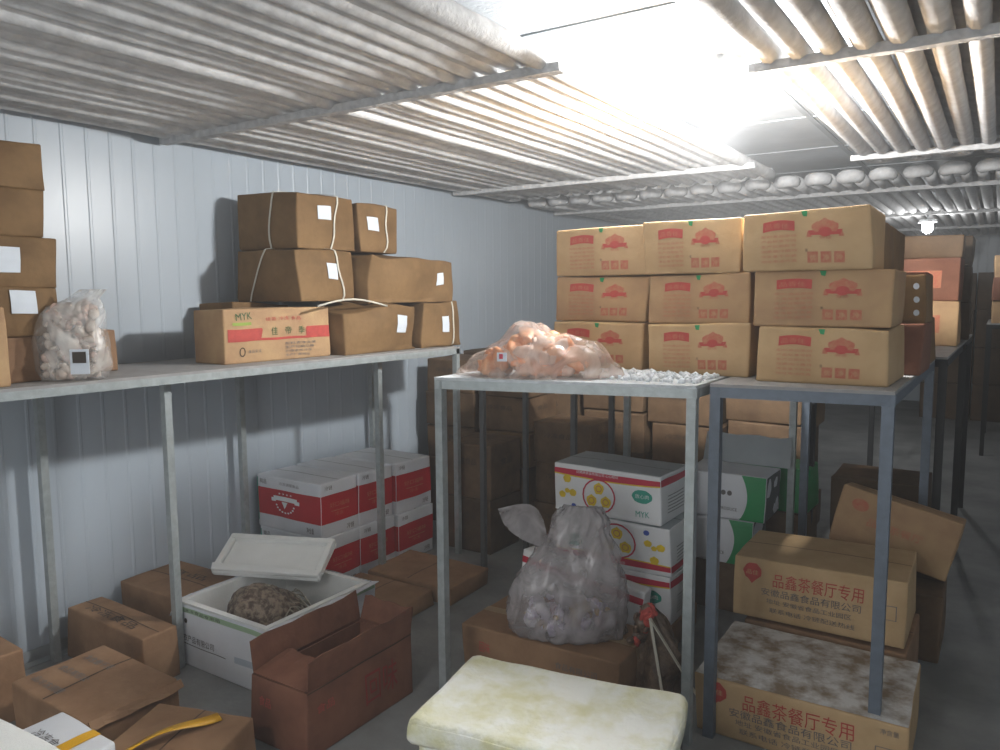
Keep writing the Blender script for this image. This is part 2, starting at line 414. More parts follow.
# ------------------------------------------------------------ racks
def rack(label, c, H, m, board, t=.036, sides=(1, 1, 1, 1), extra=(), group=None, bt=.012):
    """c = four ground corners front-left, front-right, back-right, back-left"""
    ox = sum(p[0] for p in c)/4; oy = sum(p[1] for p in c)/4
    e = empty('steel_rack', (ox, oy, 0), label, 'rack', group)
    L = lambda p, z: (p[0]-ox, p[1]-oy, z)
    ins = []
    for i, p in enumerate(c):
        sx = 1 if i in (0, 3) else -1; sy = 1 if i in (0, 1) else -1
        q = (p[0]+sx*t/2, p[1]+sy*t/2); ins.append(q)
        if sides[i]:
            bm = bmesh.new(); bar(bm, L(q, 0), L(q, H-bt), t); link('post', bm, m, e)
    for q in extra:
        bm = bmesh.new(); bar(bm, L(q, 0), L(q, H-bt-.001), t); link('post', bm, m, e)
    for i in range(4):
        a, b = Vector(L(ins[i], H-bt-t/2)), Vector(L(ins[(i+1) % 4], H-bt-t/2)); d = (b-a).normalized()*t/2
        bm = bmesh.new(); bar(bm, a-d*(1 if i % 2 == 0 else -.9), b+d*(1 if i % 2 == 0 else -.9), t*1.04, t); link('rail', bm, m, e)
    bm = bmesh.new()
    v = [bm.verts.new(L(p, H-bt)) for p in c]+[bm.verts.new(L(p, H)) for p in c]
    for f in [(3, 2, 1, 0), (4, 5, 6, 7), (0, 1, 5, 4), (1, 2, 6, 5), (2, 3, 7, 6), (3, 0, 4, 7)]: bm.faces.new([v[i] for i in f])
    link('shelf_board', bm, board, e)
    return e
H = 1.41
rack('long galvanised shelf along the white panel wall', [(-3.79, .2), (-3.18, .2), (-3.0, 4.13), (-3.79, 4.13)], H, STEELW, BOARD, .035,
     extra=[(-3.2+.01, 2.10), (-3.2+.06, 3.48), (-3.76, 1.82), (-3.76, 2.96)])
rack('pale galvanised rack carrying the orange bag in the middle', [(-1.97, 2.53), (-.93, 2.76), (-.93, 4.5), (-1.97, 4.5)], H, STEELW, BOARDF, .036)
rack('blue-grey steel rack under the three nearest printed cartons', [(-.91, 2.86), (-.29, 2.93), (-.27, 4.5), (-.9, 4.5)], H, STEELB, BOARD, .04)
rack('dark far rack continuing behind the blue-grey rack', [(-.9, 4.62), (-.22, 4.62), (-.18, 7.2), (-.9, 7.2)], H, STEELK, BOARD, .04, extra=[(-.2, 6.0)])
rack('dull rack post and top behind the orange bag', [(-2.66, 3.86), (-2.0, 3.86), (-2.0, 4.4), (-2.66, 4.4)], 1.36, STEELD, BOARD, .03)
rack('dark rack at the far end of the aisle', [(-.12, 9.6), (.7, 9.6), (.7, 11.2), (-.12, 11.2)], H, STEELK, BOARD, .04)

# ------------------------------------------------------------ printed cartons, three by three
def deli_print(sc=1, mirror=False, ghost=False):
    def fn(b, e):
        w, h = b.w, b.h; RD = P_FRED if ghost else P_RED
        u0, u1 = w*.17, w*.43
        n = 8   # arched banner
        for i in range(n):
            a, c = u0+(u1-u0)*i/n, u0+(u1-u0)*(i+1)/n
            f = lambda x: h*.03*math.sin(math.pi*(x-u0)/(u1-u0))
            b.poly('front', [(a, h*.66+f(a)), (c, h*.66+f(c)), (c, h*.83+f(c)), (a, h*.83+f(a))], RD)
        b.text('front', '品香佳', u0+.02*w, h*.70, h*.09, P_FRED if not ghost else P_RED, (u1-u0)*.75, arc=h*.02)
        for r in range(6):
            b.text('front', ['配料食品添加', '产品标准号码', '生产日期批号', '保质期冷藏月', '净含量千克装', '地址电话传真'][r], u0-.01*w, h*(.56-r*.083), h*.045, P_FRED, (u1-u0)*1.08)
        b.poly('front', [(w*.495, h*.90), (w*.525, h*.885), (w*.53, h*.985), (w*.48, h*.985)], P_GREEN, .003)
        b.text('front', '佳', w*.505, h*.3, h*.05, P_DARK, w*.02)
        # emblem: ribbon under a crown shape
        c = w*.66; y = h*.60
        b.poly('front', [(c-w*.11, y-h*.03), (c+w*.11, y-h*.03), (c+w*.13, y+h*.05), (c-w*.13, y+h*.05)], RD)
        for dx, dy in ((-.055, .10), (0, .15), (.055, .10)): b.disc('front', c+w*dx, y+h*dy, w*.046, h*.09, P_FRED, .0021, 12, .12)
        for dx in (-.12, .12): b.poly('front', [(c+w*(dx-.02), y-h*.06), (c+w*(dx+.02), y-h*.06), (c+w*(dx+.005), y+h*.03), (c+w*(dx-.015), y+h*.03)], P_FRED, .002)
        b.disc('front', c, y+h*.02, w*.05, h*.08, RD, .0026)
        b.text('front', '香佳', c-w*.045, y-h*.1, h*.055, P_FRED, w*.09)
        for k in range(3): b.rect('front', c-w*.14+k*w*.1, h*.12, c-w*.14+k*w*.1+w*.08, h*.30, P_FRED, .002, 1, 1)
        for k, t in enumerate(('优', '净', '冷')): b.text('front', t, c-w*.12+k*w*.1, h*.16, h*.09, KRAFT, w*.045, off=.003)
    return fn
G9 = 'printed kraft cartons stacked three high on the racks'
# columns: near right corners per level
rn = random.Random(3)
def col3(nm, Y, w, d, xr, hs, words, z=H):
    for k in range(3):
        carton(f'kraft carton with red print, {words[k]} of the {nm} column on the racks', (xr[k], Y[k], z), w[k], d, hs[k], KRAFT if k != 1 else KRAFT2, fn=deli_print(), group=G9, tape=False, name='printed_carton', jit=.009, bulge=.007, dent=.002)
        z += hs[k]+.001
lv = ['bottom one', 'middle one', 'top one']
col3('right', [3.04, 3.05, 3.04], [.47, .475, .46], .42, [-.32, -.325, -.395], [.212, .208, .222], lv)
col3('middle', [3.13, 3.15, 3.14], [.44, .44, .415], .42, [-.835, -.845, -.885], [.212, .208, .216], lv)
col3('left', [3.22, 3.24, 3.23], [.46, .46, .46], .42, [-1.335, -1.32, -1.31], [.214, .208, .214], lv)
# frost and tape bits on the top cartons
# second row behind the right column
z = H
for k, hh in enumerate((.212, .205)):
    carton(['dark ended carton right behind the bottom carton of the right column', 'carton with white seals standing behind the middle carton of the right column'][k], (-.255, 3.53, z), .5, .36, hh-.003, REDBROWN if k == 0 else BROWN, tape=False, name='carton', group='second row cartons on the blue-grey rack',
           fn=(lambda b, e: [b.disc('front', b.w-.035, .045+.055*i, .011, .013, LABEL, .003) for i in range(3)]) if k else None, bulge=.004)
    z += hh
carton('dark sided carton behind the top carton of the right column', (-.42, 3.52, z+.004), .46, .42, .215, BROWN, tape=False, group='second row cartons on the blue-grey rack', bulge=.004)
z = H
for k in range(3):
    carton(['lowest carton in the rearmost column on the blue-grey rack', 'middle carton in the rearmost column on the blue-grey rack', 'top carton in the rearmost column on the blue-grey rack'][k], ((-.27, -.29, -.43)[k], 3.98, z), .48, .44, .209, [BROWN, REDBROWN, BROWN][k], tape=False, group='third row cartons on the blue-grey rack', bulge=.004)
    z += .212
# far group on the dark rack
z = H
def farprint(b, e): b.rect('front', .08, b.h*.3, b.w-.1, b.h*.7, P_FRED, nu=4)
for k, hh in enumerate((.28, .27, .14)):
    carton(['pale carton at the bottom of the far pile beside the far lamp', 'reddish carton in the middle of the far pile beside the far lamp', 'dark carton topping the far pile beside the far lamp'][k], (-.22, 5.55+.05*k, z), .52, .42, hh, [KRAFT2, REDBROWN, DARKC][k], fn=farprint if k < 2 else None, tape=False, group='cartons on the far rack')
    z += hh+.001
z = H
for k, hh in enumerate((.26, .26, .2)):
    carton(['dark carton at the bottom of the farthest pile on the far rack', 'dark carton in the middle of the farthest pile on the far rack', 'dark carton topping the farthest pile on the far rack'][k], (-.19, 6.35, z), .55, .5, hh, DARKC2, tape=False, group='cartons on the far rack')
    z += hh+.001
z = H
for k in range(3):
    carton(['pink-brown carton lowest on the rack at the end of the aisle', 'pink-brown carton midway on the rack at the end of the aisle', 'pink-brown carton highest on the rack at the end of the aisle'][k], (.42, 9.75, z), .5, .45, .24, REDBROWN if k == 1 else KRAFT2, tape=False, group='cartons at the end of the aisle')
    z += .241
for i in range(3):
    carton(['dark carton on the floor under the near end of the far rack', 'dark carton on top of the one under the far rack', 'dark carton on the floor under the far end of the far rack'][i], [(-.3, 4.85, 0), (-.3, 4.85, .331), (-.3, 5.7, 0)][i], .5, .45, .33, DARKC2, tape=False, group='cartons under the far rack')

for i in range(4):
    for k in range(4):
        carton(f'dark carton in the wall of cartons closing the far aisle, {["floor", "second", "third", "top"][k]} layer, {["leftmost", "left", "right", "rightmost"][i]} column', (-.3+.62*i, 12.2, k*.5), .6, .5, .495, DARKC2, tape=False, seam=None, n=4, group='cartons closing the far aisle')
# ------------------------------------------------------------ strapped cartons on the left shelf
def sticker(face, u, v, w=.08, h=.08, t=True):
    def fn(b, e):
        b.sheet(e, 'label', LABEL, [(face, u, v, u+w, v+h)], off=.0055, nu=3)
    return fn
def chain(*f):
    def g(b, e):
        for q in f: q(b, e)
    return g
strap = lambda t, **k: (lambda b, e: b.loop_strap(e, t, **k))
GS = 'strapped brown cartons piled on the left shelf'
def rib(b, e):
    for v in (.3, .62): b.rect('right', .01, b.h*v, b.d-.01, b.h*v+.004, P_SEAM, .0016, 6, 1)
carton('crumpled strapped carton lowest right in the shelf pile, at its end', (-3.11, 3.88, H), .4, .42, .29, BROWN, group=GS, fn=chain(sticker('right', .17, .12, .07, .09), strap(.30, axis='x', sl=.03)), jit=.02, bulge=.014, dent=0.030000000000000002, tape=False, n=12)
carton('bulging carton with tilted sticker, bottom row behind the printed carton', (-3.12, 3.19, H), .46, .66, .28, BROWN, group=GS, fn=chain(sticker('right', .42, .12, .10, .10)), jit=.03, bulge=.02, dent=0.043, tape=False, n=12)
carton('brown carton mostly hidden behind the red banded carton', (-3.53, 2.74, H), .26, .40, .30, BROWN, group=GS, tape=False, jit=.015)
carton('strapped carton in the middle row with two white straps', (-3.22, 2.95, H+.31), .50, .42, .29, BROWN, group=GS, rot=0, fn=chain(strap(.17, axis='y', sl=.12), strap(.30, axis='x', sl=-.05), sticker('right', .2, .12, .075, .09)), jit=.015, bulge=.012, dent=0.0196, tape=False, n=12)
carton('sagging carton on the right of the middle row with upright sticker', (-3.12, 3.42, H+.295), .45, .80, .29, BROWN, group=GS, rot=-2, fn=chain(sticker('right', .58, .11, .08, .09)), jit=.03, bulge=.015, dent=0.043, tape=False, tilt=(0, 0), n=12)
carton('top carton of the pile with two white straps and a sticker', (-3.27, 3.02, H+.605), .46, .44, .31, BROWN, group=GS, rot=2, fn=chain(strap(.27, axis='y', sl=.02), strap(.26, axis='x', sl=.05), sticker('right', .13, .17, .10, .08)), jit=.018, bulge=.012, dent=0.017, tape=False, n=12)
carton('smaller top carton beside the strapped one, with strap and sticker', (-3.27, 3.49, H+.605), .4, .34, .28, BROWN, group=GS, fn=chain(strap(.22, axis='x', sl=.03), sticker('right', .06, .12, .09, .08)), jit=.015, bulge=.012, dent=0.017, tape=False, n=12)
# loose white strap end
bm = bmesh.new(); tube(bm, [(-3.10, 2.97+.07*i, H+.285+.035*math.sin(i*.42)) for i in range(9)], .006, 6)
tag(link('packing_strap', bm, STRAP, None, True), 'loose white packing strap end curving out of the carton pile', 'strap')

# red banded carton
def redband(b, e):
    h, d = b.h, b.d; f = 'right'
    b.rect(f, .02, h*.40, d*.30, h*.63, P_RED, nu=6); b.rect(f, d*.77, h*.40, d-.004, h*.63, P_RED, nu=4)
    b.rect(f, d*.28, h*.40, d*.80, h*.445, P_RED, nu=6)
    for i in range(4): b.disc(f, d*(.30+.004*i), h*(.44+.05*i), .012, .012, P_RED); b.disc(f, d*.765, h*(.44+.05*i), .014, .012, P_RED)
    b.text(f, 'MYK', d*.10, h*.79, h*.13, P_DGREEN, d*.14, rot=.06)
    b.rect(f, d*.07, h*.70, d*.23, h*.755, P_LGREEN, nu=3, nv=1)
    b.text(f, '佳荟·冷冻·食品', d*.36, h*.76, h*.07, P_RED, d*.34)
    for k, t in enumerate('佳帝季'): b.text(f, t, d*(.41+.13*k), h*.49, h*.15, P_DGREEN, d*.06)
    b.ring(f, d*.15, h*.21, .018, .024, .005, P_DARK); b.text(f, '食品安全', d*.2, h*.18, h*.06, P_GREY, d*.12)
    for r in range(4): b.text(f, ['配料表净含量', '生产日期见箱', '贮存条件冷冻', '生产厂家地址'][r], d*.54, h*(.29-.075*r), h*.05, P_GREY, d*(.3-.02*r))
carton('kraft carton with a red band and green characters on the shelf front', (-3.24, 2.46, H), .26, .70, .275, KRAFT2, group=None, fn=redband, name='banded_carton', jit=.008, tape=False, seam='x', rot=-3)

# left stack at the frame edge
GL = 'brown cartons in the tall stack at the left end of the shelf'
zz = [0, .185, .38, .585, .775]; hs = [.184, .194, .204, .189, .18]; yb = [1.62, 1.70, 1.71, 1.67, 1.68]
ws = ['bottom carton of the tall left stack', 'second lowest carton of the tall left stack, white labelled', 'middle carton of the tall left stack, with label and strap', 'fourth carton up the tall left stack, small label', 'topmost carton of the tall left stack by the wall']
for k in range(5):
    d = .5
    f = [None, sticker('right', d-.19, .09, .10, .09), sticker('right', d-.27, .06, .12, .1), sticker('right', d-.25, .06, .06, .09), sticker('right', d-.25, .05, .06, .11)][k]
    fs = [q for q in (f, strap(d-.26, axis='x') if k in (1, 2) else None) if q]
    carton('brown '+ws[k], (-3.3, yb[k]-d, H+zz[k]), .42, d, hs[k], BROWN if k else BROWN2, group=GL, fn=chain(*fs) if fs else None, tape=False, jit=.01, bulge=.008)
carton('small light kraft carton at the left frame edge of the shelf', (-3.2, 1.10, H), .09, .36, .30, KRAFT2, tape=False, lean=(-.01, 0))
carton('small brown carton peeking out behind the clear bag', (-3.46, 1.74, H), .2, .30, .20, BROWN2, tape=False)

# ------------------------------------------------------------ bags
def ring_bag(rings, n=40, fold=.012, seed=0, freq=5, cap=True):
    """rings: (z, cx, cy, rx, ry)"""
    bm = bmesh.new(); L = []
    M = []
    for i in range(len(rings)-1):
        for t in (0, .34, .67): M.append([a+(b-a)*t for a, b in zip(rings[i], rings[i+1])])
    M.append(list(rings[-1]))
    for z, cx, cy, rx, ry in M:
        ring = []
        for k in range(n):
            a = 2*math.pi*k/n; c, s = math.cos(a), math.sin(a)
            p = Vector((cx+rx*c, cy+ry*s, z))
            f = noise.noise(Vector((a*1.3*freq/5, z*6, seed)))*fold*1.6+abs(noise.noise(Vector((c*freq, s*freq, z*9+seed))))*fold*2-fold
            p += Vector((c, s, 0))*f; p.z += noise.noise(Vector((c*3, s*3, z*5+seed+9)))*fold*(.3 if z > .01 else 0)
            ring.append(bm.verts.new(p))
        L.append(ring)
    for a, b in zip(L, L[1:]):
        for k in range(n): bm.faces.new([a[k], a[(k+1) % n], b[(k+1) % n], b[k]])
    bm.faces.new(L[0][::-1])
    if cap:
        c = bm.verts.new(sum((v.co for v in L[-1]), Vector())/n)
        for k in range(n): bm.faces.new([L[-1][k], L[-1][(k+1) % n], c])
    return bm
def lumps(rings, count, size, mats_n, seed, flat=.6, fill=.85):
    rn = random.Random(seed); bm = bmesh.new()
    for _ in range(count):
        i = rn.randrange(len(rings)-1); t = rn.random(); z, cx, cy, rx, ry = [a+(b-a)*t for a, b in zip(rings[i], rings[i+1])]
        a = rn.uniform(0, 6.28); q = fill*math.sqrt(rn.uniform(.3, 1))
        s = size*rn.uniform(.6, 1.3)
        p = Vector((cx+(rx-s)*q*math.cos(a), cy+(ry-s)*q*math.sin(a), max(z, s*.6)))
        M = Matrix.Translation(p)@Euler((rn.uniform(0, 6), rn.uniform(0, 6), rn.uniform(0, 6))).to_matrix().to_4x4()@Matrix.Diagonal((s, s*rn.uniform(.5, .9), s*flat, 1))
        r = bmesh.ops.create_icosphere(bm, subdivisions=2, radius=1, matrix=M)
        mi = rn.choice(mats_n)
        for v in r['verts']:
            v.co += noise.noise_vector(v.co*30)*s*.25
            for f in v.link_faces: f.material_index = mi
            if v.co.z < .003: v.co.z = .003
    return bm
# clear bag of pale frozen pieces on the shelf
e = empty('clear_bag', (-3.235, 1.715, H+.004), 'clear plastic bag of pale frozen pieces on the shelf beside the tall stack', 'bag', None, (0, 0, R(45)))
rg = [(0, 0, 0, .13, .10), (.04, 0, 0, .148, .12), (.12, .0, 0, .145, .115), (.2, 0, 0, .14, .10), (.265, .01, 0, .13, .08), (.30, .02, 0, .11, .05), (.33, .05, 0, .07, .02), (.37, .09, 0, .055, .008)]
PALE = mat('pale_frozen_meat', '#d8cec2', .5, col2='#b59f8f', scale=20)
PALE2 = mat('pinkish_frozen_meat', '#cdb3a6', .5, col2='#a88a7c', scale=20)
link('frozen_pieces', lumps(rg[:6], 230, .026, [0, 0, 1], 4), [PALE, PALE2], e, True)
link('bag_film', ring_bag(rg, seed=3, fold=.01), plastic('clear_film', '#e2e0dc', .35), e, True)
bm = bmesh.new(); abox(bm, .03, -.136, .03, .10, -.131, .13); abox(bm, .04, -.139, .075, .09, -.1365, .12, 1)
link('label', bm, [LABEL, P_DARK], e)
# grey translucent bag on the floor carton
e = empty('grey_plastic_bag', (-1.60, 3.03, .215), 'tall grey translucent plastic bag with a twisted ear on a brown carton', 'bag', None, (0, 0, R(28)))
rg = [(0, 0, 0, .285, .175), (.05, 0, 0, .29, .18), (.14, .01, 0, .275, .165), (.25, .015, 0, .245, .14), (.36, .03, 0, .205, .11), (.45, .04, 0, .165, .08), (.53, .055, 0, .135, .055), (.575, .055, 0, .10, .02)]
LIL = mat('lilac_wrap', '#b8a8c4', .4, col2='#e4dce6', scale=14); WHW = mat('white_wrap', '#dcdcdc', .4, col2='#a9a0a8', scale=16)
YLW = mat('yellow_wrap', '#c9a53a', .5, col2='#7a4a38', scale=24); MAR = mat('maroon_wrap', '#7b3a48', .5, col2='#c8bcc4', scale=24)
link('wrapped_contents', lumps([(0.01, 0, 0, .24, .14), (.06, 0, 0, .265, .16), (.12, 0, 0, .24, .14)], 220, .034, [0, 0, 1, 1, 0, 3, 2], 9, .5), [LIL, WHW, YLW, MAR], e, True)
bm = ring_bag(rg, seed=8, fold=.026, n=56, freq=3)
# the ear: a twisted leaf of film
n = 9; prev = None
for i in range(n+1):
    t = i/n; w = .002+.08*math.sin(math.pi*min(1, t*1.02))**.8*(1 if t < .9 else .8)
    c = Vector((-.10-.22*t, -.02, .40+.19*t+.03*math.sin(t*4)))
    nrm = Vector((.6, 0, .8))
    q = [bm.verts.new(c+nrm*w*u+Vector((0, .02*math.sin(u*2+t*4), 0))) for u in (-1, -.33, .33, 1)]
    if prev:
        for k in range(3): bm.faces.new([prev[k], prev[k+1], q[k+1], q[k]])
    prev = q
link('bag_film', bm, plastic('grey_film', '#b5aeae', .54, .14, bump=.8, bscale=9), e, True)
# orange bag
e = empty('orange_food_bag', (-1.62, 2.78, H+.004), 'clear bag of orange frozen meat lying on the pale rack', 'bag', None, (0, 0, R(17)))
prof = [(-1, .03), (-.85, .09), (-.6, .12), (-.38, .15), (-.22, .215), (-.05, .2), (.2, .17), (.5, .165), (.78, .15), (.95, .09), (1, .02)]
def ph(x):
    for a, b in zip(prof, prof[1:]):
        if x <= b[0]: return a[1]+(b[1]-a[1])*(x-a[0])/(b[0]-a[0])
    return .02
def slab(scale, fold, seed, sub=5, a=.345, bb=.17):
    bm = bmesh.new(); bmesh.ops.create_icosphere(bm, subdivisions=sub, radius=1)
    for v in bm.verts:
        p = v.co.copy(); x = max(-1, min(1, p.x)); hh = ph(x)*scale
        q = Vector((p.x*a*scale, p.y*bb*scale*(1-.25*abs(x)), max(0, p.z)**.7*hh*1.05))
        f = noise.noise(q*14+Vector((seed, 0, 0)))*fold+noise.ridged_multi_fractal(q*9+Vector((seed, 0, 4)), 1, 2, 3, 1, 2)*fold*.45-fold*.4
        nn = Vector((p.x, p.y, max(p.z, 0))); q += nn*f
        q.z = max(q.z, .001); v.co = q
    return bm
ORM = mat('orange_meat', '#d27c40', .45, col2='#d8a47c', scale=13, bump=.8, bscale=30, lo=.4, hi=.6)
PKM = mat('pale_meat', '#cfa894', .45, col2='#d8c6ba', scale=13, bump=.5, bscale=30)
link('frozen_meat', lumps([(.01, -.03, 0, .33, .16), (.08, 0, 0, .29, .15), (.10, .03, 0, .22, .1), (.13, .0, 0, .15, .06)], 130, .055, [0, 0, 1], 21, .45, .86), [ORM, PKM], e, True)
link('bag_film', slab(1.04, .022, 5), plastic('pink_clear_film', '#dcc8bc', .36, .16, bump=1, bscale=16), e, True)
bm = bmesh.new(); abox(bm, -.125, -.172, .07, -.085, -.166, .105); abox(bm, -.115, -.175, .08, -.1, -.1725, .1, 1)
link('label', bm, [LABEL, P_PINK], e)
# snow spilled on the pale rack
bm = bmesh.new(); rn = random.Random(6)
for _ in range(230):
    p = Vector((rn.uniform(-1.32, -.96), rn.uniform(2.80, 3.12), H)); p.x += (rn.random()-.5)*.1; s = rn.uniform(.004, .016)
    p.x = min(p.x, -.96)
    r = bmesh.ops.create_icosphere(bm, subdivisions=1, radius=s, matrix=Matrix.Translation(p+Vector((0, 0, s*.5))))
o = link('snow_crumbs', bm, SNOW, None, True); tag(o, 'white snow crumbs spilled on the pale rack beside the orange bag', 'frost'); o['kind'] = 'stuff'

# ------------------------------------------------------------ red and white cartons under the left shelf
def redwhite(front=True):
    def fn(b, e):
        w, h, d = b.w, b.h, b.d
        b.rect('front', .012, h*.26, w-.001, h*.77, P_CRIM, nu=8, nv=4); b.rect('right', .001, h*.26, d-.002, h*.77, P_CRIM, nu=6, nv=4)
        b.rect('front', .002, h*.12, .012, h*.95, P_TEAL, nu=1, nv=3)
        b.text('front', '精品', .03, h*.84, h*.09, P_DARK, .06); b.text('front', '冷冻调理食品', .2, h*.86, h*.06, P_GREY, .17); b.text('front', '净含量', w-.12, h*.07, h*.11, P_DARK, .06)
        b.text('right', '冷链', .03, h*.86, h*.08, P_DARK, .06); b.text('right', '冷链', d-.1, h*.06, h*.1, P_DARK, .06)
        # emblem: white ribbon, shield and wreath
        c = w*.46
        b.text('front', '★ ★ ★ ★', c-.06, h*.68, h*.04, P_WHITE, .12, off=.0034)
        b.rect('front', c-.10, h*.565, c+.10, h*.65, P_WHITE, .0034, 4, 1); b.rect('front', c-.12, h*.54, c-.08, h*.61, P_WHITE, .003, 1, 1); b.rect('front', c+.08, h*.54, c+.12, h*.61, P_WHITE, .003, 1, 1)
        b.poly('front', [(c-.03, h*.55), (c+.02, h*.55), (c+.005, h*.46), (c-.005, h*.42)], P_WHITE, .0036)
        for k in range(9):
            a = math.pi*(1.05+.9*k/8); b.disc('front', c+.075*math.cos(a), h*.5+.05*math.sin(a), .009, .006, P_WHITE, .0036, 6)
        b.text('right', '好口福味', d*.22, h*.53, h*.09, P_FRED, d*.55, off=.0034); b.rect('right', d*.26, h*.46, d*.74, h*.475, P_FRED, .0034, 2, 1)
        b.text('right', '冷冻', d*.36, h*.37, h*.07, P_FRED, d*.22, off=.0034)
    return fn
GR = 'red and white cartons under the left shelf'
ys = [3.10, 3.41, 3.73]; ds = [.30, .31, .36]; wd = ['nearest', 'middle', 'farthest']
for L in (0, 1):
    for i in range(3):
        x = -3.25+(.0, .004, .03)[i]-(0.01 if L else 0)
        carton(f'red and white carton, {wd[i]} of the three in the {["lower", "upper"][L]} layer under the shelf', (x, ys[i], L*.331), .55, ds[i], .33, WHITEC, group=GR, fn=redwhite(), name='red_white_carton', tape=False, jit=.004, bulge=.003)
# flat boards / flattened cartons on the floor
for i, (nx, ny, w, d, h) in enumerate([(-2.62, 3.02, .55, .30, .09), (-2.53, 3.36, .62, .40, .10)]):
    carton(['flat brown carton on the floor beside the red cartons, nearer one', 'flat brown carton on the floor beside the red cartons, farther one'][i], (nx, ny, 0), w, d, h, BROWN2, tape=False, seam='y', group='flat cartons beside the red cartons')

# ------------------------------------------------------------ white open box with foam lid and net bag
def open_box(e, w, d, h, m, wall=.012, inner=None, fn=None, base=None, r=0):
    inner = inner or m
    b = None
    bm = bmesh.new()
    abox(bm, -w/2, -d/2, 0, w/2, d/2, .01)
    for (x0, y0, x1, y1) in ((-w/2, -d/2, w/2, -d/2+wall), (-w/2, d/2-wall, w/2, d/2), (-w/2, -d/2+wall, -w/2+wall, d/2-wall), (w/2-wall, -d/2+wall, w/2, d/2-wall)):
        abox(bm, x0, y0, .01, x1, y1, h)
    return bm
w, d, h = .66, .70, .30
e = empty('open_white_box', place((-2.62, 2.14, 0), w, d), 'open white box with green rim lettering holding a net bag', 'box')
b = Carton(w, d, h, seed=7, mats=[WHITEC], skip_top=True, jit=.008, bulge=.006)
b.rect('front', .01, h-.035, w-.01, h-.012, mat('pale_green_ink', '#9db795', .6, var=.1), nu=8, nv=1); b.rect('right', .01, h-.03, d-.01, h-.012, mat('pale_green_ink', '#9db795', .6), nu=8, nv=1)
b.text('front', '速冻食品专用箱', .1, h-.032, .016, P_DARK, .26); b.text('front', '食用农产品有限公司', .02, h*.42, .034, P_DARK, .30); b.rect('front', .02, h*.37, .40, h*.385, P_GREY, nu=6, nv=1)
b.rect('front', w-.2, h*.36, w-.02, h*.46, mat('faint_blue_ink', '#b2bcc6', .6), nu=4, nv=1); b.text('left', '净重', .05, h*.3, .05, P_DARK, .1)
b.disc('front', .11, h*.75, .012, .012, P_DARK)
b.build(e)
bm = open_box(None, w-.03, d-.03, h-.004, FOAM, .03); link('foam_liner', bm, FOAM, e)
for (nm, a, c) in (('flap', (w/2-.002, -d/2+.01, h-.002), 1), ('flap', (-w/2+.002, -d/2+.01, h-.002), -1)):
    bm = bmesh.new(); n = 8
    for i in range(n):
        pass
    v = [bm.verts.new((a[0]+c*.0, a[1]+(d-.02)*i/n, a[2]-.006+.006*math.sin(i*1.7))) for i in range(n+1)]
    u = [bm.verts.new((a[0]+c*(.05+.008*math.sin(i*1.3)), a[1]+(d-.02)*i/n, a[2]-.012+(.02 if c > 0 else -.08))) for i in range(n+1)]
    for i in range(n): bm.faces.new([v[i], v[i+1], u[i+1], u[i]])
    o = link(nm, bm, WHITEC, e); md = o.modifiers.new('s', 'SOLIDIFY'); md.thickness = .004
# net bag
e = empty('net_bag', (-2.93, 2.42, .012), 'brown mottled net bag of frozen food inside the open white box', 'bag')
bm = bmesh.new(); bmesh.ops.create_icosphere(bm, subdivisions=5, radius=1)
for v in bm.verts:
    p = v.co; q = Vector((p.x*.19, p.y*.22, max(0, p.z)**.6*.34*(1-.25*p.y*1) if p.z > 0 else 0))
    q += Vector((p.x, p.y, max(p.z, 0)))*(noise.noise(q*16)*.02+noise.noise(q*45)*.008)
    q.z = max(0, q.z); v.co = q
NET = mat('netted_shrimp', '#8a7a68', .5, col2='#4c3a30', scale=40, bump=1, bscale=70, lo=.42, hi=.58)
link('bagged_food', bm, NET, e, True)
bm = bmesh.new()
for k in range(9):
    a = -.16+k*.04; tube(bm, [(a, -.2+.04*i, .335-abs(a)*.5-abs(-.2+.04*i)*.55+.02*math.sin(i+k)) for i in range(11)], .0035, 5)
    tube(bm, [(-.2+.04*i, a*1.1, .335-abs(a)*.5-abs(-.2+.04*i)*.6+.02*math.sin(i+k)) for i in range(11)], .0035, 5)
link('net', bm, mat('net_cord', '#a09888', .5), e, True)
# leaning foam lid: shallow tray
e = empty('foam_tray', (-3.12, 2.56, .315), 'white foam tray lying tilted across the back of the open white box', 'tray', None, (R(-62), R(0), R(22)))
bm = bmesh.new(); W, Hh = .60, .26
abox(bm, -W/2, .0, 0, W/2, .022, Hh)
for q in ((-W/2, -.03, 0, W/2, 0, .035), (-W/2, -.03, Hh-.035, W/2, 0, Hh), (-W/2, -.03, .035, -W/2+.035, 0, Hh-.035), (W/2-.035, -.03, .035, W/2, 0, Hh-.035)): abox(bm, *q)
bmesh.ops.remove_doubles(bm, verts=bm.verts, dist=.0001)
o = link('tray', bm, FOAM, e); md = o.modifiers.new('b', 'BEVEL'); md.width = .008; md.segments = 2

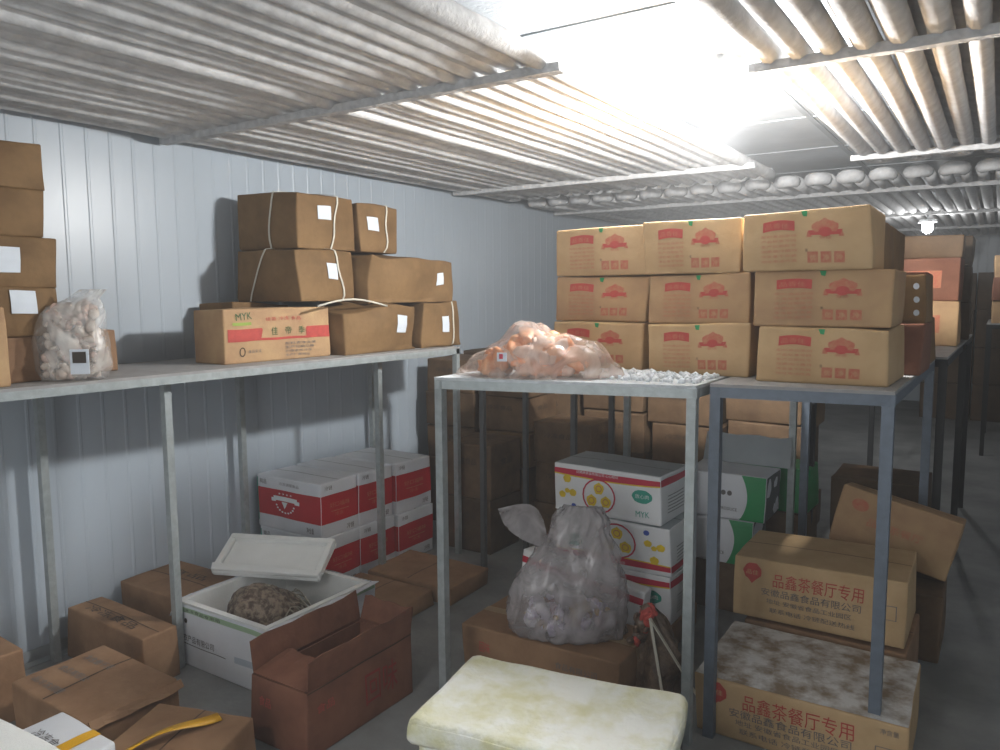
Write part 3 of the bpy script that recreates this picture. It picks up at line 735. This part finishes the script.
# ------------------------------------------------------------ open reddish brown carton in front
w, d, h = .31, .62, .27
e = empty('open_carton', place((-2.11, 1.90, 0), w, d), 'long open reddish brown carton with red characters and raised side flap', 'carton')
b = Carton(w, d, h, seed=31, mats=[REDBROWN], skip_top=True, jit=.01, bulge=.008)
b.text('right', '回味', d*.50, h*.30, .13, mat('dark_red_ink', '#8f2a22', .7, var=.2, scale=30), .20); b.text('front', '食品', .06, h*.6, .04, P_RED, .07)
b.text('right', '食品', .05, h*.62, .035, P_RED, .09); b.rect('right', .003, h*.97, d-.003, h*.985, P_SEAM, nu=6, nv=1)
b.build(e)
bm = open_box(None, w-.016, d-.016, h-.012, REDBROWN, .006); link('inner_wall', bm, REDBROWN, e)
def flap(e, p0, p1, dz, lean, m, name='flap', amp=.006, n=8):
    bm = bmesh.new(); p0 = Vector(p0); p1 = Vector(p1)
    V = [[bm.verts.new(p0.lerp(p1, i/n)+Vector(lean)*t+Vector((0, 0, dz*t))+Vector((amp*math.sin(i*1.1+t*2), amp*math.sin(i*.9), amp*math.sin(i*1.7)))*t) for t in (0, .5, 1)] for i in range(n+1)]
    for i in range(n):
        for t in (0, 1): bm.faces.new([V[i][t], V[i+1][t], V[i+1][t+1], V[i][t+1]])
    o = link(name, bm, m, e); md = o.modifiers.new('s', 'SOLIDIFY'); md.thickness = .006; md.offset = 0
flap(e, (w/2-.004, -d/2+.01, h), (w/2-.004, d/2-.005, h), .115, (.005, .0, 0), REDBROWN)
flap(e, (-w/2+.004, -d/2+.01, h), (-w/2+.004, d/2-.005, h), .12, (-.02, .0, 0), REDBROWN)
flap(e, (-w/2+.01, -d/2+.004, h), (w/2-.01, -d/2+.004, h), .03, (0, .17, 0), REDBROWN)
flap(e, (-w/2+.01, d/2-.004, h), (w/2-.01, d/2-.004, h), .10, (0, .03, 0), REDBROWN)
e2 = empty('packet', (-2.2, 2.33, .012), 'small dark and white packet at the far end inside the open reddish carton', 'packet')
link('wrapper', lumps([(.0, 0, 0, .06, .1), (.16, 0, 0, .06, .1), (.24, 0, 0, .03, .06)], 60, .03, [0, 1, 2], 15), [BROWN2, mat('dark_wrap', '#3a2724', .5), WHW], e2, True)

# ------------------------------------------------------------ brown cartons bottom left
def toptext(st, u=.1, v=.06, hh=.05, ww=.3):
    return lambda b, e: b.text('top', st, u, v, hh, P_DARK, ww)
carton('brown carton by the wall between the two shelf posts', (-3.12, 1.88, 0), .64, .175, .24, BROWN2, fn=toptext('冷冻食品', .1, .03, .05, .4), tape=False)
carton('brown carton behind the white box, farthest along the wall', (-3.34, 2.2, 0), .48, .34, .27, BROWN2, fn=toptext('食品', .1, .2), tape=False, rot=0)
def sideflap(b, e):
    flap(e, (b.w/2, -b.d/2, b.h), (b.w/2, b.d/2, b.h), -.03, (.02, 0, 0), BROWN2, 'flap', .004)
    b.rect('top', b.w*.42, .005, b.w*.435, b.d-.005, P_SEAM, nu=1, nv=5)
    for i in range(3): b.text('top', ['品冷冻调理', '食品有限公', '净含量千克'][i], .05+.0*i, .05+i*.1, .035, P_GREY, .2)
carton('brown carton with lettered top and lifted side flap, bottom left', (-2.66, 1.38, 0), .54, .37, .24, BROWN2, fn=sideflap, tape=False, seam=None, jit=.012)
e, b = carton('brown carton crossed by a loose yellow tape, bottom left', (-2.08, 1.36, 0), .40, .42, .22, BROWN2, tape=False, seam='y', rot=20)
bm = bmesh.new(); prev = None
for i in range(13):
    t = i/12; p = Vector((-.13+.22*t, -.2+.36*t, b.h+.012+.03*math.sin(math.pi*t)**2)); s = Vector((.85, -.5, .35*math.sin(t*5))).normalized()*.02
    q = (bm.verts.new(p-s), bm.verts.new(p+s))
    if prev: bm.faces.new([prev[0], prev[1], q[1], q[0]])
    prev = q
o = link('yellow_tape', bm, YTAPE, e, True); md = o.modifiers.new('s', 'SOLIDIFY'); md.thickness = .0015
carton('brown carton at the left frame edge standing on the floor', (-3.36, 1.1, 0), .44, .40, .30, BROWN2, tape=False)
def ypk(b, e):
    b.sheet(e, 'yellow_tape', YTAPE, [('top', b.w*.62, .002, b.w*.62+.05, b.d-.002)], nu=2, nv=6)
    b.text('top', '冷冻食', .06, .08, .04, P_GREY, .14); b.text('top', '标签', .06, .03, .025, P_GREY, .1)
carton('flat white carton with yellow tape lying across brown cartons, bottom left', (-2.36, 1.09, .228), .34, .22, .075, WHITEC, fn=ypk, tape=False, seam=None, name='taped_white_carton', rot=0)
e = empty('foam_box', (-2.25, .86, 0), 'bright white foam box corner at the bottom left frame edge', 'box', None, (0, 0, R(2)))
b = Carton(.66, .30, .44, seed=77, mats=[FOAM], r=.015, jit=.004, bulge=.004); b.build(e)
b = Carton(.70, .33, .06, seed=78, mats=[FOAM], r=.012, jit=.003, bulge=.004); o = b.build(e, 'lid'); o.location.z = .441

# ------------------------------------------------------------ foam box in the foreground
ct = Vector((-1.07, 1.98, 0))
carton('brown carton under the foreground foam box', (-.72, 1.72, 0), .62, .42, .15, BROWN2, tape=False, rot=9)
e = empty('foam_box', (-1.085, 1.945, .155), 'large frosty yellowed foam box in the foreground centre', 'box', None, (0, 0, R(9)))
b = Carton(.70, .43, .30, seed=81, mats=[FOAMY], r=.02, jit=.006, bulge=.004); b.build(e)
b = Carton(.75, .47, .078, seed=82, mats=[FOAMY], r=.028, jit=.008, bulge=.006, dent=.008, n=16)
for v in b.bm.verts:
    if v.co.z > .05 and abs(v.co.x) < .31 and abs(v.co.y) < .185: v.co.z -= .012-.01*noise.noise(v.co*9)
o = b.build(e, 'lid'); o.location.z = .27

# ------------------------------------------------------------ carton M with red mark, crumpled bag
def mmark(b, e):
    b.text('front', '回味', .1, b.h*.45, .05, P_RED, .06); b.text('front', '食品有限公司', b.w-.3, b.h*.55, .03, P_GREY, .2)
carton('brown carton under the grey plastic bag', (-1.27, 2.85, 0), .80, .40, .205, BROWN2, fn=mmark, seam='x', tape=True, name='carton')
e = empty('crumpled_wrap', (-1.2, 3.1, 0), 'crumpled brown and red plastic wrap tied in strips beside the white cartons', 'wrap')
rg = [(0, 0, 0, .13, .11), (.12, 0, 0, .14, .11), (.24, .0, .0, .11, .08), (.32, -.02, 0, .07, .05), (.38, -.04, 0, .02, .02)]
link('wrap_film', ring_bag(rg, seed=14, fold=.03, n=36), mat('brown_wrap', '#7a6450', .35, col2='#4a3a30', scale=12, bump=.8), e, True)
link('red_tufts', lumps([(.22, -.08, -.06, .06, .06), (.32, -.05, -.04, .07, .06), (.36, -.04, 0, .05, .05)], 26, .03, [0, 1], 5, .4), [P_RED, mat('brown_wrap', '#7a6450')], e, True)
bm = bmesh.new(); bar(bm, (.0, -.08, .36), (.09, -.13, .01), .012, .004); bar(bm, (.0, -.08, .36), (.2, -.05, .06), .02, .004)
link('strip', bm, STRAP, e)
bm = bmesh.new(); bmesh.ops.create_icosphere(bm, subdivisions=3, radius=.09)
for v in bm.verts: v.co = Vector((v.co.x*1.2, v.co.y, max(0, v.co.z+.04)*.9))+noise.noise_vector(v.co*20)*.015; v.co.z = max(0, v.co.z)
o = link('black_bag', bm, mat('black_film', '#141414', .3, bump=.6), None, True); o.location = (-1.02, 2.62, 0); tag(o, 'small black plastic bag on the floor by the pale rack post', 'bag')

# ------------------------------------------------------------ white cartons with yellow prints
def bunprint(flip=False):
    def fn(b, e):
        w, h, d = b.w, b.h, b.d
        F = (lambda v: h-v) if flip else (lambda v: v)
        G = (lambda u: w-u) if flip else (lambda u: u)
        n = 10
        for i in range(n):
            a, c = w*i/n, w*(i+1)/n; k = lambda x: h*.04*math.sin(math.pi*x/w)
            b.poly('front', [(a, F(h*.80-k(a))), (c, F(h*.80-k(c))), (c, F(h*.90)), (a, F(h*.90))], P_PINK)
            b.poly('front', [(a, F(h*.775-k(a))), (c, F(h*.775-k(c))), (c, F(h*.80-k(c))), (a, F(h*.80-k(a)))], P_YEL)
        b.rect('right', .002, F(h*.78), d-.002, F(h*.92), P_PINK, nu=4, nv=1)
        b.text('front', '好媽媽食品有限公司 心心相印', w*.22, F(h*.865)-h*.03, h*.065, P_WHITE, w*.4, off=.0034)
        c = G(w*.44); y = F(h*.42); b.ring('front', c, y, w*.16, h*.36, .008, P_PINK, .003)
        for dx, dy in ((0, .16), (-.07, -.1), (.07, -.1)):
            b.disc('front', c+w*dx, y+h*dy, w*.05, h*.12, P_YEL, .0032, 12, .1); b.ring('front', c+w*dx, y+h*dy, w*.03, h*.07, .004, P_FRED, .0036, 10)
        # plain yellow shapes where the drawing is
        c = G(w*.13)
        for dx, dy, r in ((0, .70, .035), (-.05, .36, .03), (.055, .42, .032), (0, .45, .022)): b.disc('front', c+w*dx, F(h*dy), w*r*1.1, h*r*2.4, P_YEL, .003, 12, .08)
        b.disc('front', G(w*.19), F(h*.14), w*.025, h*.055, P_BLUE)
        b.disc('front', G(w*.84), F(h*.55), w*.09, h*.14, P_TEAL, .003, 16, .03); b.text('front', '放心肉', G(w*.84)-w*.06, F(h*.55)-h*.04, h*.09, P_WHITE, w*.12, off=.0036)
        b.text('front', 'MYK', G(w*.84)-w*.06, F(h*.18)-h*.05, h*.12, P_TEAL, w*.12)
        b.rect('top', .002, .002, w-.002, d-.002, GREYC, .0016, 6, 6)
        for k in range(6): b.rect('right', d*.2, h*(.2+.07*k), d*.8, h*(.215+.07*k), P_GREY, .003, 2, 1)
    return fn
GC = 'white cartons with yellow and red print stacked under the pale rack'
carton('low plain brown carton under the white printed carton stack', (-1.28, 3.52, 0), .62, .36, .115, BROWN2, tape=False)
for k, (x, w) in enumerate(((-1.285, .63), (-1.29, .63), (-1.345, .60))):
    carton(['bottom white carton with red band, mostly behind the grey bag', 'middle white carton, printed upside down with the red band low', 'top white carton with red band and yellow print in a red ring'][k], (x, 3.5, .118+.249*k), w, .36, .247, WHITEP, group=GC, fn=bunprint(k == 1), name='white_printed_carton', tape=False, jit=.006, bulge=.004, rot=[0, 1, -1][k])
def stripe(b, e): b.rect('front', .002, b.h*.8, b.w-.002, b.h*.9, P_PINK, nu=6, nv=1); b.rect('left', .002, b.h*.8, b.d-.002, b.h*.9, P_PINK, nu=2, nv=1)
carton('white red-striped carton tilted behind the grey bag', (-1.39, 3.31, .06), .68, .09, .33, WHITEP, fn=stripe, tape=False, seam=None, tilt=(-3, 8), name='white_printed_carton')

# ------------------------------------------------------------ green cartons behind the blue-grey rack front
def greenp(b, e):
    w, h, d = b.w, b.h, b.d
    n = 12; pts = [(w, 0), (w, h)]
    for k in range(n): 
        y0, y1 = h*k/n, h*(k+1)/n; f = lambda y: w*.78-.09*w*(2*y/h-1)**2
        b.poly('front', [(f(y0), y0), (w-.002, y0), (w-.002, y1), (f(y1), y1)], P_GREEN)
    b.disc('front', w*.48, h*.58, .014, .014, P_GREY); b.disc('front', w*.56, h*.58, .014, .014, P_GREY); b.text('front', 'PRODUCE', w*.44, h*.2, h*.07, P_DARK, w*.22)
    b.text('front', '冷冻', w*.02, h*.5, h*.2, P_DARK, w*.08)
    b.rect('right', .002, .002, d*.95, h-.002, mat('painted_shade_grey', '#54585a', .6), nu=3, nv=2)  # shade painted over the right side as a dark grey panel
carton('plain brown carton under the green and white cartons', (-1.0, 4.12, 0), .5, .34, .28, DARKC, tape=False)
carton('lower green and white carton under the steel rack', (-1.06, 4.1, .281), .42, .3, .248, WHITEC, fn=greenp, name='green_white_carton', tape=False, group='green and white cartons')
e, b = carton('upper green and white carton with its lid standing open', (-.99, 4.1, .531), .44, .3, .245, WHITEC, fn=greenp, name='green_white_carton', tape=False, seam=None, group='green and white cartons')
flap(e, (-b.w/2, b.d/2, b.h), (b.w/2+.05, b.d/2, b.h), .16, (0, .05, 0), GREYC)
carton('third green carton half hidden behind the open one', (-.86, 4.5, .50), .4, .3, .25, P_GREEN, name='green_white_carton', tape=False, group='green and white cartons')
carton('brown carton under the half hidden green carton', (-.86, 4.5, 0), .45, .3, .495, DARKC, tape=False)

# ------------------------------------------------------------ large tea-restaurant cartons lower right
def teaprint(b, e):
    w, h = b.w, b.h
    b.disc('front', .085, h*.78, .042, .04, P_RED, n=16, wob=.05); b.poly('front', [(.05, h*.72), (.12, h*.72), (.085, h*.58)], P_RED)
    b.text('front', '品佳', .058, h*.73, .022, KRAFT, .055, off=.0034)
    b.text('front', '品鑫茶餐厅专用', w*.25, h*.58, .066, P_RED, w*.52)
    b.text('front', '安徽品鑫食品有限公司', w*.18, h*.42, .036, P_GREY, w*.58); b.text('front', '地址 安徽省食品工业园区', w*.21, h*.29, .024, P_GREY, w*.50); b.text('front', '联系电话 冷链配送热线', w*.23, h*.14, .024, P_GREY, w*.5)
    b.rect('front', w*.86, h*.40, w*.95, h*.62, P_GREY, .002, 1, 1); b.rect('front', w*.865, h*.41, w*.945, h*.61, KRAFT, .003, 1, 1)
def teaprint2(b, e):
    teaprint(b, e); w, d = b.w, b.d
    b.rect('top', .003, .003, w-.003, d-.003, FROSTC, .003, 12, 10)
    b.text('front', '净含量', w*.88, b.h*.82, .02, P_GREY, .06)
GT = 'large kraft cartons printed for a tea restaurant'
carton('large kraft carton with frost covered top, lowest at the right rack', (-.20, 2.90, 0), .755, .56, .235, KRAFT, fn=teaprint2, group=GT, name='tea_restaurant_carton', tape=False, rot=0, seam=None)
carton('large kraft carton with red characters standing behind the frosty one', (-.265, 3.5, .262), .715, .46, .285, KRAFT, fn=teaprint, group=GT, name='tea_restaurant_carton', tape=False, rot=0)
carton('brown carton on the floor under the rear tea restaurant carton', (-.25, 3.5, 0), .68, .46, .25, BROWN2, tape=False)
carton('brown carton on the floor behind under the tilted carton', (-.16, 4.03, 0), .56, .42, .335, DARKC, tape=False)
carton('kraft carton tilted down to the right behind the rack post', (-.15, 4.12, .425), .54, .20, .29, KRAFT2, tape=False, tilt=(-6, 13), fn=lambda b, e: (b.disc('front', .1, b.h*.75, .04, .03, P_FRED), b.text('front', '品鑫茶餐厅', .15, b.h*.45, .04, P_FRED, .25)))

# ------------------------------------------------------------ dark background stacks
GB = 'dark cartons stacked behind the racks'
rn = random.Random(11)
def bgprint(b, e):
    b.text('front', '冷冻食品', b.w*.2, b.h*.62, b.h*.13, P_DARK, b.w*.5)
    b.text('right', '食品', b.d*.3, b.h*.6, b.h*.13, P_DARK, b.d*.35)
rows = [(4.17, [(-2.80, .40, 2, .375, .40)]),
        (4.62, [(-3.25, .46, 5, .255, .45), (-2.78, .44, 5, .255, .45), (-2.28, .46, 3, .29, .45), (-1.78, .44, 2, .29, .45)]),
        (5.13, [(-3.2, .5, 5, .26, .5), (-2.66, .5, 5, .25, .5), (-2.12, .5, 4, .30, .5), (-1.58, .5, 4, .28, .5), (-1.04, .5, 4, .30, .45)]),
        (5.70, [(-2.9, .55, 5, .26, .5), (-2.3, .55, 5, .26, .5), (-1.7, .55, 5, .26, .5), (-1.1, .55, 5, .26, .5)])]
rown = ['first', 'second', 'third', 'rearmost']
lev = ['floor level', 'second level', 'third level', 'fourth level', 'top level']
cn = ['column nearest the wall', 'second column from the wall', 'third column from the wall', 'fourth column from the wall', 'fifth column from the wall']
for ri, (Y, cols) in enumerate(rows):
    for ci, (x, w, n, h, d) in enumerate(cols):
        z = 0
        for k in range(n):
            ox, oy = rn.uniform(-.02, .02), rn.uniform(0, .03)
            cc = 'single column' if len(cols) == 1 else cn[ci]
            carton(f'dark brown carton, {rown[ri]} background row, {cc}, {lev[k]}', (x+ox, Y+oy, z), w-.02, d-.03, h-.004, rn.choice([DARKC, DARKC, BROWN, DARKC2]), group=GB, fn=bgprint if ri < 3 else None, tape=False, seam='x' if ri < 2 else None, n=4, name='carton')
            z += h

# ------------------------------------------------------------ thin cold mist in the room
bm = bmesh.new(); abox(bm, XL+.01, YF+.2, .004, XR-.01, YB-.01, ZC-.01)
vm = bpy.data.materials.new('cold_mist'); vm.use_nodes = True; vn = vm.node_tree; vn.nodes.clear()
vo = vn.nodes.new('ShaderNodeOutputMaterial'); vs = vn.nodes.new('ShaderNodeVolumeScatter'); vs.inputs['Density'].default_value = .02
vn.links.new(vs.outputs[0], vo.inputs['Volume'])
o = tag(link('mist', bm, vm), 'thin white mist hanging in the cold room, glowing by the lamps', 'mist'); o['kind'] = 'stuff'

# ------------------------------------------------------------ camera
cam = bpy.data.cameras.new('camera'); co = bpy.data.objects.new('camera', cam); C.objects.link(co)
cam.sensor_width = 36; cam.lens = 770/1000*36; cam.clip_start = .05
yaw, pit, rho = R(33), R(5.95), R(.4)
F = Vector((-math.sin(yaw)*math.cos(pit), math.cos(yaw)*math.cos(pit), -math.sin(pit)))
Rt = Vector((math.cos(yaw), math.sin(yaw), 0)); U = Rt.cross(F)
R2 = Rt*math.cos(rho)-U*math.sin(rho); U2 = Rt*math.sin(rho)+U*math.cos(rho)
co.matrix_world = Matrix(((R2.x, U2.x, -F.x, 0), (R2.y, U2.y, -F.y, 0), (R2.z, U2.z, -F.z, 1.75), (0, 0, 0, 1)))
sc = bpy.context.scene; sc.camera = co
w = bpy.data.worlds.new('world'); sc.world = w; w.use_nodes = True
w.node_tree.nodes['Background'].inputs[0].default_value = (.5, .55, .6, 1); w.node_tree.nodes['Background'].inputs[1].default_value = .05
sc.view_settings.view_transform = 'Standard'; sc.view_settings.look = 'None'; sc.view_settings.gamma = 1
sc.view_settings.use_curve_mapping = False; sc.view_settings.exposure = .06
